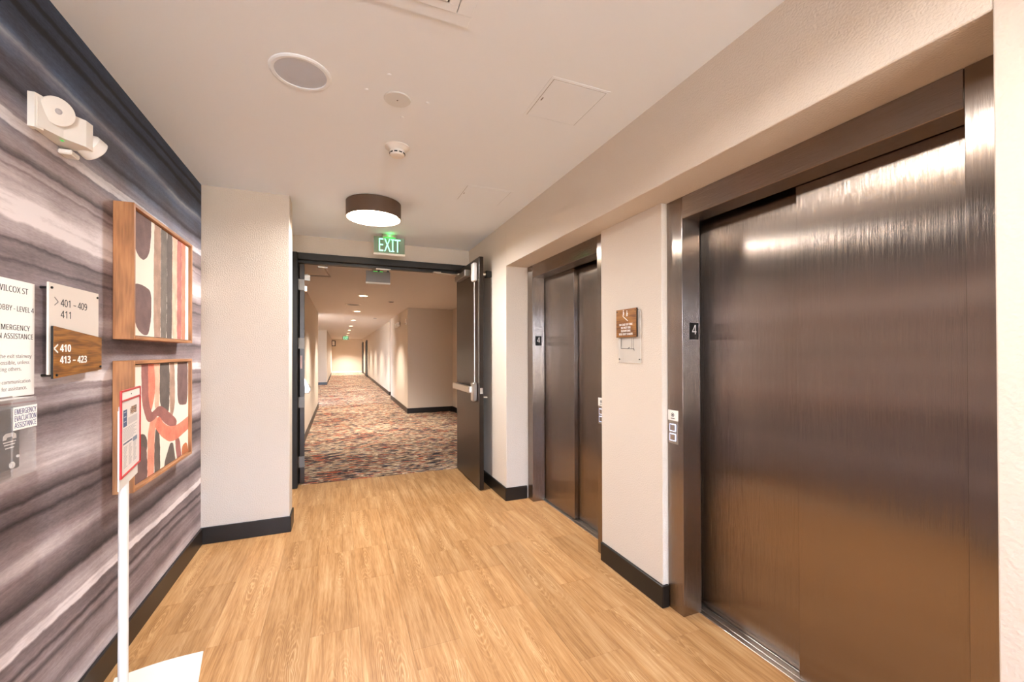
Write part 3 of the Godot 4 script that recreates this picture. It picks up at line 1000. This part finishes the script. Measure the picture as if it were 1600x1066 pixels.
func ceiling_things() -> void:
	drum(Vector3(.262, CEIL, -3.65), "round bronze drum ceiling light before the double doors", 4.2)
	drum(Vector3(.262, CEIL, -.50), "round bronze drum ceiling light above the viewer", 2.7)
	drum(Vector3(.262, CEIL, 2.65), "round bronze drum ceiling light by the window behind the viewer", 2.6)
	exit_sign(Vector3(.482, 0, -4.55), CEIL, .19, .312, "green edge-lit exit sign hanging before the double doors", true)
	# speaker
	var p := Vector3(-.160, CEIL, -2.072)
	var s := thing("ceiling_speaker", "large round grey speaker grille in the lobby ceiling", "speaker", p)
	var f := Transform3D(Basis.IDENTITY, p)
	var b := MB.new()
	b.lathe(f, [Vector2(.127, 0), Vector2(.126, -.004), Vector2(.118, -.008), Vector2(.106, -.007), Vector2(.105, 0)], 56)
	part("rim", b, M.ceiling, s)
	b = MB.new()
	b.lathe(f, [Vector2(.106, -.003), Vector2(.06, -.0055), Vector2(0, -.006)], 56)
	part("grille", b, mat(Color(.76, .785, .835), .8), s)
	# concealed sprinkler and plaster dots round it
	p = Vector3(.262, CEIL, -2.108)
	s = thing("sprinkler", "flat grey sprinkler cover disc in the lobby ceiling", "sprinkler", p)
	f = Transform3D(Basis.IDENTITY, p)
	b = MB.new()
	b.lathe(f, [Vector2(.064, 0), Vector2(.064, -.003), Vector2(.061, -.006), Vector2(0, -.0065)], 48)
	part("cover_plate", b, mat(Color(.84, .85, .85), .6), s)
	b = MB.new()
	b.lathe(f, [Vector2(.004, -.006), Vector2(.004, -.008), Vector2(0, -.008)], 12)
	part("centre_screw", b, M.greyink, s)
	var dots := [Vector3(.205, CEIL, -1.935), Vector3(.118, CEIL, -2.085), Vector3(.405, CEIL, -2.085), Vector3(.305, CEIL, -2.26)]
	var side := ["towards the vent", "on the speaker's side", "on the access panel's side", "towards the smoke detector"]
	for k in 4:
		b = MB.new()
		b.lathe(Transform3D(Basis.IDENTITY, dots[k]), [Vector2(.010, 0), Vector2(.008, -.003), Vector2(0, -.004)], 16)
		var o := part("plaster_dot", b, M.ceiling, null)
		tag(o, "tiny white patch dot on the ceiling beside the sprinkler disc, " + side[k], "ceiling dot", "patch dots round the sprinkler cover")
	# smoke detector
	p = Vector3(.322, CEIL, -2.60)
	s = thing("smoke_detector", "white smoke detector with dark vents on the lobby ceiling", "smoke detector", p)
	f = Transform3D(Basis.IDENTITY, p)
	b = MB.new()
	b.lathe(f, [Vector2(.072, 0), Vector2(.072, -.006), Vector2(.066, -.010), Vector2(.052, -.022), Vector2(.046, -.026)], 40)
	part("base", b, M.white, s)
	b = MB.new()
	b.lathe(f, [Vector2(.046, -.024), Vector2(.045, -.034), Vector2(.044, -.042), Vector2(.044, -.050), Vector2(.038, -.056), Vector2(.02, -.059), Vector2(0, -.060)], 40)
	part("sensor_cap", b, M.white, s)
	for k in 10:
		var a := TAU * k / 10.0
		var q := MB.new()
		q.box(Vector3(-.009, -.047, -.0015), Vector3(.009, -.040, .0015), .0005)
		var mi := own("vent_slot", q, M.black, s)
		mi.transform = Transform3D(Basis(Vector3.UP, -a + PI / 2), Vector3(cos(a) * .0447, 0, sin(a) * .0447))
	# access panels
	access(Vector3(1.045, CEIL, -1.835), .285, .305, "square ceiling access panel nearer the viewer")
	access(Vector3(1.055, CEIL, -3.15), .350, .305, "square ceiling access panel beside the drum light")
	# square ceiling vent
	p = Vector3(.145, CEIL, -1.23)
	s = thing("ceiling_vent", "square white ceiling vent of nested angled louvres at the photo's top edge", "vent", p)
	b = MB.new()
	var hw := .305
	for q in [[-hw, hw, -hw, -.25], [-hw, hw, .25, hw], [-hw, -.25, -.25, .25], [.25, hw, -.25, .25]]:
		b.box(p + Vector3(q[0], -.010, q[2]), p + Vector3(q[1], 0.0, q[3]), .002)
	part("frame", b, M.ceiling, s)
	for k in 3:
		var o: float = [.246, .204, .160][k]
		var i := o - .034
		var yt := -.010 - .004 * k
		b = MB.new()
		for q in [[-o, o, -o, -i], [-o, o, i, o], [-o, -i, -i, i], [i, o, -i, i]]:
			b.box(p + Vector3(q[0], yt - .005, q[2]), p + Vector3(q[1], yt, q[3]), .0015)
		part("louvre_ring", b, M.ceiling, s)
	part("centre_plate", bx(p + Vector3(-.116, -.028, -.116), p + Vector3(.116, -.022, .116), .002), M.ceiling, s)
	part("duct", bx(p + Vector3(-.25, -.0012, -.25), p + Vector3(.25, -.0004, .25)), M.greyink, s)

func access(p: Vector3, w: float, h: float, label: String) -> void:
	var s := thing("access_panel", label, "access panel", p, "ceiling access panels")
	var b := MB.new()
	var a := w / 2
	var c := h / 2
	var t := .016
	for q in [[-a - t, a + t, -c - t, -c], [-a - t, a + t, c, c + t], [-a - t, -a, -c, c], [a, a + t, -c, c]]:
		b.box(p + Vector3(q[0], -.0018, q[2]), p + Vector3(q[1], .0, q[3]), .0008)
	part("frame", b, M.ceiling, s)
	part("gap", bx(p + Vector3(-a, -.0004, -c), p + Vector3(a, .0, c)), M.greyink, s)
	part("lid", bx(p + Vector3(-a + .0022, -.0022, -c + .0022), p + Vector3(a - .0022, -.0003, c - .0022), .0008), M.ceiling, s)
	b = bx(p + Vector3(-a + .012, -.0034, -.012), p + Vector3(-a + .018, -.002, .012), .0004)
	part("latch", b, M.greyink, s)

func frame_art(y0: float, y1: float, shapes: Array, label: String) -> void:
	var z1 := -2.42
	var z0 := -3.238
	var xb := -.944
	var xf := -.868
	var o := thing("framed_art", label, "artwork", Vector3(-.944, y0, (z0 + z1) / 2), "framed abstract prints on the papered wall")
	var t := .016
	part("frame_side", bx(Vector3(xb, y0, z1 - t), Vector3(xf, y1, z1), .0015, 1), M.oak, o)
	part("frame_side", bx(Vector3(xb, y0, z0), Vector3(xf, y1, z0 + t), .0015, 1), M.oak, o)
	part("frame_rail", bx(Vector3(xb, y1 - t, z0 + t), Vector3(xf, y1, z1 - t), .0015, 2), M.oak, o)
	part("frame_rail", bx(Vector3(xb, y0, z0 + t), Vector3(xf, y0 + t, z1 - t), .0015, 2), M.oak, o)
	part("backing", bx(Vector3(xb, y0 + t, z0 + t), Vector3(-.90, y1 - t, z1 - t)), M.seam, o)
	var b := MB.new()
	var g := t + .004
	var xp := -.884
	b.box(Vector3(-.90, y0 + g, z0 + g), Vector3(xp - .0005, y1 - g, z1 - g), .001)
	part("canvas", b, M.paperwhite, o)
	b = MB.new()
	b.quad([Vector3(xp, y0 + g, z1 - g), Vector3(xp, y0 + g, z0 + g), Vector3(xp, y1 - g, z0 + g), Vector3(xp, y1 - g, z1 - g)], Vector3.RIGHT, [Vector2(0, 1), Vector2(1, 1), Vector2(1, 0), Vector2(0, 0)])
	part("print", b, texmat(art_tex(shapes), .8), o)

func left_wall_things() -> void:
	var mauve := Color(.60, .385, .355)
	var coral := Color(.88, .50, .40)
	var pink := Color(.90, .70, .60)
	var dark := Color(.385, .34, .315)
	var tan_ := Color(.66, .535, .46)
	var plum := Color(.45, .345, .33)
	frame_art(1.468, 2.093, [
		[plum, [.02, -.1, .02, .20, .05, .32, .10, .36, .165, .37, .235, .31, .275, .19, .28, -.1]],
		[plum, [.022, .60, .08, .578, .18, .581, .275, .605, .282, .70, .281, .85, .24, .985, .165, .995, .08, .95, .04, .87, .025, .74]],
		[tan_, [.326, -.1, .436, -.1, .440, .5, .430, 1.1, .322, 1.1, .318, .5]],
		[Color(.45, .41, .375), [.436, -.1, .55, -.1, .548, .5, .540, 1.1, .430, 1.1, .440, .5]],
		[dark, [.545, -.1, .655, -.1, .650, .5, .645, 1.1, .540, 1.1, .548, .5]],
		[pink, [.655, -.1, .75, -.1, .748, .5, .742, 1.1, .645, 1.1, .650, .5]],
		[Color(.68, .42, .385), [.747, -.1, .85, -.1, .845, .5, .842, 1.1, .742, 1.1, .748, .5]],
		[coral, [.845, -.1, .935, -.1, .928, .5, .930, 1.1, .840, 1.1, .845, .5]],
	], "oak framed abstract print of vertical stripes and two dark blobs, the upper of two")
	frame_art(.768, 1.370, [
		[pink, [.319, -.1, .424, -.1, .426, .42, .338, .42, .345, .26]],
		[dark, [.424, -.1, .601, -.1, .604, .511, .49, .46, .42, .39]],
		[tan_, [.601, -.1, .689, -.1, .714, .407, .664, .549, .604, .524]],
		[plum, [.770, -.1, .99, -.1, .991, .462, .9, .466, .763, .44, .753, .097]],
		[dark, [.03, .586, .218, .607, .225, .80, .0, .75]],
		[plum, [-.05, 1.1, .0, .85, .051, .744, .108, .698, .188, .714, .225, .771, .226, 1.1]],
		[Color(.90, .58, .48), [.229, .505, .407, .486, .36, .575, .338, .633, .330, 1.1, .226, 1.1]],
		[dark, [.344, .56, .432, .66, .434, 1.1, .330, 1.1]],
		[dark, [.485, 1.1, .51, .955, .57, .875, .615, .800, .675, .815, .70, .90, .737, 1.1]],
		[mauve, [.697, .78, .794, .76, .874, 1.1, .776, 1.1]],
		[Color(.75, .45, .28), [.871, 1.08, .850, .905, .965, .880, 1.0, .96, 1.03, 1.08]],
		[coral, [.23, -.1, .319, -.1, .352, .259, .293, .42, .238, .423, .22, .316]],
		[mauve, [.133, -.1, .235, -.1, .238, .316, .285, .43, .30, .44, .407, .395, .492, .420, .691, .554, .75, .603, .735, .68, .582, .624, .48, .564, .395, .480, .338, .513, .239, .525, .176, .423, .141, .316]],
		[coral, [.407, .480, .493, .58, .609, .640, .749, .655, 1.1, .590, 1.1, .73, .809, .79, .693, .802, .584, .78, .481, .718, .384, .631, .34, .570]],
	], "oak framed abstract print with coral wave and dark columns, the lower of two")
	# room number sign: white board above, wood panel below
	var r := thing("room_sign", "room direction sign of white acrylic over a wood panel", "sign", Vector3(-.946, 1.31, -2.08))
	part("acrylic_plate", bx(Vector3(-.923, 1.33, -2.237), Vector3(-.917, 1.648, -1.918), .001), mat(Color(.88, .84, .80), .25), r)
	var b := MB.new()
	# slanted wood panel: outline in (-z, y)
	b.prism(Transform3D(Basis(Vector3(0, 0, -1), Vector3.UP, Vector3.RIGHT), Vector3(-.9085, 0, 0)), PackedVector2Array([Vector2(1.9252, 1.3162), Vector2(2.2368, 1.3382), Vector2(2.2368, 1.4678), Vector2(1.9252, 1.4978)]), .0015)
	for k in b.t.size():
		b.t[k] = b.t[k] * Vector2(1.6, 3.0)
	part("wood_panel", b, M.walnut, r)
	b = MB.new()
	b.prism(Transform3D(Basis(Vector3(0, 0, -1), Vector3.UP, Vector3.RIGHT), Vector3(-.914, 0, 0)), PackedVector2Array([Vector2(1.925, 1.316), Vector2(2.237, 1.338), Vector2(2.237, 1.468), Vector2(1.925, 1.498)]), .006)
	part("panel_core", b, M.black, r)
	for q in [[1.63, -1.932, -.917], [1.63, -2.225, -.917], [1.328, -1.94, -.907], [1.35, -2.225, -.907]]:
		b = MB.new()
		b.tube(Vector3(-.946, q[0], q[1]), Vector3(q[2] + .004, q[0], q[1]), .0045, 12, .001)
		part("standoff", b, M.black, r)
	var R := PI / 2
	letter("401 – 409", .026, .166, Vector3(-.9168, 1.571, -1.985), R, M.ink, r)
	letter("411", .026, .060, Vector3(-.9168, 1.530, -1.985), R, M.ink, r)
	letter("410", .026, .064, Vector3(-.9068, 1.409, -1.960), R, M.paperwhite, r, -1, true)
	letter("413 – 423", .026, .168, Vector3(-.9068, 1.368, -1.960), R, M.paperwhite, r, -1, true)
	for k in 2:
		var y: float = [1.585, 1.420][k]
		var x: float = [-.9168, -.9068][k]
		var tip: float = [-1.970, -1.926][k]
		var tail: float = [-1.949, -1.948][k]
		b = MB.new()
		for s in [-1.0, 1.0]:
			var p := Vector2(-tip, y)
			var q := Vector2(-tail, y + s * .014)
			var nn := (q - p).normalized().orthogonal() * (.0016 if k == 0 else .0026)
			b.prism(Transform3D(Basis(Vector3(0, 0, -1), Vector3.UP, Vector3.RIGHT), Vector3(x, 0, 0)), PackedVector2Array([p - nn, q - nn, q + nn, p + nn]), .0006)
		part("arrow", b, M.greyink if k == 0 else M.paperwhite, r)
	# evacuation notice
	var v := thing("notice_sign", "white emergency evacuation notice at the photo's left edge", "sign", Vector3(-.946, 1.267, -1.75))
	part("board", bx(Vector3(-.945, 1.267, -1.895), Vector3(-.9405, 1.634, -1.600), .001), M.paperwhite, v)
	var xs := -.9404
	letter("WILCOX ST", .0185, .134, Vector3(xs, 1.594, -1.862), R, M.ink, v, 1)
	letter("LOBBY - LEVEL 4", .0165, .168, Vector3(xs, 1.536, -1.890), R, M.ink, v, 1)
	letter("EMERGENCY", .0165, .139, Vector3(xs, 1.476, -1.871), R, M.ink, v, 1)
	letter("EVACUATION ASSISTANCE", .0165, .277, Vector3(xs, 1.449, -1.886), R, M.ink, v, 1)
	for q in [["use the exit stairway", 1.389, -1.880, .178], ["if possible, unless", 1.369, -1.869, .152], ["assisting others.", 1.349, -1.833, .136], ["use communication", 1.309, -1.874, .158], ["for assistance.", 1.288, -1.858, .110]]:
		letter(q[0], .0110, q[3], Vector3(xs, q[1], q[2]), R, M.greyink, v, 1)
	# covered emergency call phone
	var ph := thing("emergency_phone", "emergency call station under a clear plastic cover below the white notice", "phone", Vector3(-.946, 1.03, -1.69))
	var ac := mat(Color(.95, .93, .92, .055), .05)
	ac.transparency = BaseMaterial3D.TRANSPARENCY_ALPHA
	part("back_plate", bx(Vector3(-.946, 1.03, -1.795), Vector3(-.938, 1.272, -1.56), .004), mat(Color(.46, .40, .37), .4), ph)
	part("call_unit", bx(Vector3(-.938, 1.050, -1.785), Vector3(-.918, 1.240, -1.64), .004), mat(Color(.20, .165, .14), .4), ph)
	part("call_label", bx(Vector3(-.9185, 1.105, -1.777), Vector3(-.917, 1.172, -1.700), .0005), M.black, ph)
	b = MB.new()
	b.prism(Transform3D(Basis(Vector3(0, 0, -1), Vector3.UP, Vector3.RIGHT), Vector3(-.917, 0, 0)), PackedVector2Array([Vector2(1.710, 1.145), Vector2(1.723, 1.145), Vector2(1.727, 1.152), Vector2(1.749, 1.152), Vector2(1.753, 1.145), Vector2(1.766, 1.145), Vector2(1.764, 1.158), Vector2(1.753, 1.164), Vector2(1.723, 1.164), Vector2(1.712, 1.158)]), .0008)
	for q in [[1.136, .052], [1.128, .044], [1.118, .036]]:
		b.box(Vector3(-.917, q[0], -1.738 - q[1] / 2), Vector3(-.9162, q[0] + .003, -1.738 + q[1] / 2))
	part("phone_symbol", b, M.paperwhite, ph)
	b = MB.new()
	b.tube(Vector3(-.918, 1.066, -1.745), Vector3(-.912, 1.066, -1.745), .010, 20, .002)
	part("button", b, M.white, ph)
	b = MB.new()
	b.tube(Vector3(-.918, 1.088, -1.772), Vector3(-.914, 1.088, -1.772), .004, 12)
	part("button", b, M.white, ph)
	b = MB.new()
	var cx0 := -.938
	var cx1 := -.884
	b.box(Vector3(cx1 - .003, 1.034, -1.790), Vector3(cx1, 1.268, -1.565), .001)
	b.box(Vector3(cx0, 1.034, -1.793), Vector3(cx1, 1.268, -1.790), .001)
	b.box(Vector3(cx0, 1.034, -1.565), Vector3(cx1, 1.268, -1.562), .001)
	b.box(Vector3(cx0, 1.265, -1.790), Vector3(cx1 - .003, 1.268, -1.565), .001)
	b.box(Vector3(cx0, 1.034, -1.790), Vector3(cx1 - .003, 1.037, -1.565), .001)
	part("clear_cover", b, ac, ph)
	part("cover_rib", bx(Vector3(cx1, 1.04, -1.6835), Vector3(cx1 + .004, 1.262, -1.6795), .001), ac, ph)
	b = MB.new()
	b.box(Vector3(cx1, 1.176, -1.793), Vector3(cx1 + .0008, 1.244, -1.689), .0003)
	part("sticker", b, M.paperwhite, ph)
	var blue := mat(Color(.13, .17, .42), .6)
	for q in [["EMERGENCY", 1.222], ["EVACUATION", 1.202], ["ASSISTANCE", 1.182]]:
		letter(q[0], .0160, .094, Vector3(cx1 + .0009, q[1], -1.741), R, blue, ph, 0)
	# emergency light with round sounder
	var el := thing("emergency_light", "white emergency light with round sounder high on the papered wall", "emergency light", Vector3(-.946, 2.14, -1.9))
	b = MB.new()
	# body in plan: a wedge, thin at the viewer's end and deep at the far end
	b.prism(Transform3D(Basis(Vector3(0, 0, -1), Vector3.RIGHT, Vector3.UP), Vector3(-.946, 2.157, 0)), PackedVector2Array([Vector2(1.87, 0), Vector2(2.055, 0), Vector2(2.055, .080), Vector2(2.035, .094), Vector2(2.0, .090), Vector2(1.95, .050), Vector2(1.87, .022)]), .096)
	part("body", b, M.white, el)
	b = MB.new()
	b.prism(Transform3D(Basis(Vector3(0, 0, -1), Vector3.RIGHT, Vector3.UP), Vector3(-.946, 2.150, 0)), PackedVector2Array([Vector2(1.865, 0), Vector2(1.89, 0), Vector2(1.89, .028), Vector2(1.865, .018)]), .114)
	part("end_plate", b, M.white, el)
	b = bx(Vector3(-.945, 2.130, -2.075), Vector3(-.905, 2.148, -2.02), .004)
	part("lip", b, M.white, el)
	var ax := Vector3(.72, -.20, .66).normalized()
	var sx := ax.cross(Vector3.UP).normalized()
	var face := Transform3D(Basis(sx, ax, sx.cross(ax)), Vector3(-.905, 2.236, -1.925))
	b = MB.new()
	b.lathe(face, [Vector2(.042, -.030), Vector2(.047, .012), Vector2(.045, .017), Vector2(.02, .020), Vector2(0, .0205)], 40)
	part("sounder", b, M.white, el)
	b = MB.new()
	b.lathe(face, [Vector2(.010, .019), Vector2(.009, .0225), Vector2(.006, .0225), Vector2(.005, .021), Vector2(0, .021)], 24)
	part("sensor_eye", b, mat(Color(.70, .69, .70), .4), el)
	var la := Vector3(.45, -.45, -.77).normalized()
	var lx := la.cross(Vector3.UP).normalized()
	b = MB.new()
	b.lathe(Transform3D(Basis(lx, la, lx.cross(la)), Vector3(-.893, 2.205, -2.04)), [Vector2(0, 0), Vector2(.026, .004), Vector2(.045, .03), Vector2(.046, .062), Vector2(.040, .066), Vector2(0, .06)], 32)
	part("lamp_head", b, M.white, el)
	b = MB.new()
	b.box(Vector3(-.905, 2.1492, -1.96), Vector3(-.897, 2.1503, -1.95))
	part("status_light", b, glow(Color(.25, .8, .35), .6), el)
	# pedestal notice stand; local x faces the room, z towards the viewer
	var sd := thing("sign_stand", "white pedestal stand holding a red framed notice by the papered wall", "sign stand", Vector3(-.765, 0, -2.05))
	sd.rotation.y = deg_to_rad(9.5)
	b = MB.new()
	var pl := PackedVector2Array()
	for k in 13:
		var t := k / 12.0
		pl.append(Vector2(-.084 + t * .308, -.295 - .016 * sin(t * PI)))
	for k in 13:
		var t := k / 12.0
		pl.append(Vector2(.224 - t * .308, .15 + .016 * sin(t * PI)))
	b.prism(Transform3D(Basis(Vector3.RIGHT, Vector3(0, 0, 1), Vector3.UP), Vector3(0, 0, 0)), pl, .006)
	own("base_plate", b, mat(Color(.95, .925, .88), .4), sd)
	b = MB.new()
	b.tube(Vector3(0, .004, 0), Vector3(0, 1.20, 0), .0155, 28, .002)
	own("pole", b, M.white, sd)
	b = MB.new()
	b.box(Vector3(.0157, .915, -.115), Vector3(.0207, 1.20, .168), .002)
	own("holder", b, M.white, sd)
	b = MB.new()
	var y0 := .957
	var y1 := 1.270
	for q in [[-.132, -.125, y0, y1], [.161, .168, y0, y1], [-.125, .161, y0, y0 + .007], [-.125, .161, y1 - .007, y1], [-.125, .161, y1 - .042, y1 - .035]]:
		b.box(Vector3(.021, q[2], q[0]), Vector3(.0275, q[3], q[1]), .0015)
	own("red_frame", b, mat(Color(.72, .05, .07), .4), sd)
	b = MB.new()
	b.box(Vector3(.021, y1 - .036, -.126), Vector3(.0245, y1 - .006, .162))
	own("top_tab", b, M.paperwhite, sd)
	b = MB.new()
	b.quad([Vector3(.0235, y0 + .006, .162), Vector3(.0235, y0 + .006, -.126), Vector3(.0235, y1 - .041, -.126), Vector3(.0235, y1 - .041, .162)], Vector3.RIGHT, [Vector2(0, 1), Vector2(1, 1), Vector2(1, 0), Vector2(0, 0)])
	own("notice", b, texmat(notice_tex(), .6), sd)
	b = MB.new()
	b.tube(Vector3(.0245, y1 - .021, .018), Vector3(.0255, y1 - .021, .018), .003, 10)
	own("hang_hole", b, M.ink, sd)

func stroke(b: MB, f: Transform3D, a: Vector2, c: Vector2, t: float) -> void:
	var nn := (c - a).normalized().orthogonal() * t
	b.prism(f, PackedVector2Array([a - nn, c - nn, c + nn, a + nn]), .0006)

func pier_things() -> void:
	# stair sign: wood panel over clear tactile map plate
	var s := thing("stair_sign", "wood fire instruction sign with clear map plate on the pier", "sign", Vector3(1.645, 1.33, -2.1))
	var xw := 1.622
	part("wood_panel", bx(Vector3(xw, 1.495, -2.205), Vector3(xw + .002, 1.668, -2.012), .0005, 2), M.walnut, s)
	part("panel_core", bx(Vector3(xw + .002, 1.495, -2.205), Vector3(xw + .012, 1.668, -2.012)), M.black, s)
	part("acrylic_plate", bx(Vector3(xw + .0125, 1.338, -2.200), Vector3(xw + .0165, 1.655, -1.990), .001), M.acrylic, s)
	var b := MB.new()
	for q in [[1.655, -2.020], [1.655, -2.196], [1.360, -2.0], [1.360, -2.19]]:
		b = MB.new()
		b.tube(Vector3(1.646, q[0], q[1]), Vector3(xw - (.002 if q[0] > 1.5 else -.010), q[0], q[1]), .0045, 12, .001)
		part("standoff", b, M.black, s)
	var T := -PI / 2
	var yy := 1.567
	for q in [["IN CASE OF FIRE", .128], ["DO NOT USE", .092], ["ELEVATORS", .090], ["USE EXIT STAIRS", .130]]:
		letter(q[0], .0125, q[1], Vector3(xw - .0002, yy, -2.110), T, M.paperwhite, s, 0, true)
		yy -= .0195
	# stair walkers pictogram; outline coordinates run along z and y
	b = MB.new()
	var f := Transform3D(Basis(Vector3(0, 0, 1), Vector3.UP, Vector3(-1, 0, 0)), Vector3(xw, 0, -2.112))
	stroke(b, f, Vector2(-.026, 1.626), Vector2(.022, 1.594), .0022)
	for m in 2:
		var o := Vector2([-.020, .014][m], [1.634, 1.628][m])
		stroke(b, f, o + Vector2(0, .004), o + Vector2(0, .020), .004)
		stroke(b, f, o + Vector2(0, .006), o + Vector2(-.006, -.006), .002)
		stroke(b, f, o + Vector2(0, .006), o + Vector2(.006, -.004), .002)
		stroke(b, f, o + Vector2(0, .017), o + Vector2(.009, .008), .0016)
		var hd := PackedVector2Array()
		for k in 12:
			hd.append(o + Vector2(0, .0262) + Vector2(cos(TAU * k / 12), sin(TAU * k / 12)) * .0042)
		b.prism(f, hd, .0006)
	part("stair_symbol", b, M.paperwhite, s)
	# engraved plan on the clear plate
	b = MB.new()
	f = Transform3D(Basis(Vector3(0, 0, 1), Vector3.UP, Vector3(-1, 0, 0)), Vector3(xw + .0125, 0, -2.10))
	for q in [[-.075, 1.49, -.075, 1.428, .0008], [-.070, 1.49, -.070, 1.44, .0005], [.03, 1.49, .03, 1.425, .0005], [.045, 1.49, .045, 1.42, .0005], [-.075, 1.428, .05, 1.424, .001], [-.01, 1.424, .01, 1.432, .0014], [.05, 1.424, .055, 1.412, .0012]]:
		stroke(b, f, Vector2(q[0], q[1]), Vector2(q[2], q[3]), q[4] * 1.7)
	part("map_lines", b, M.ink, s)
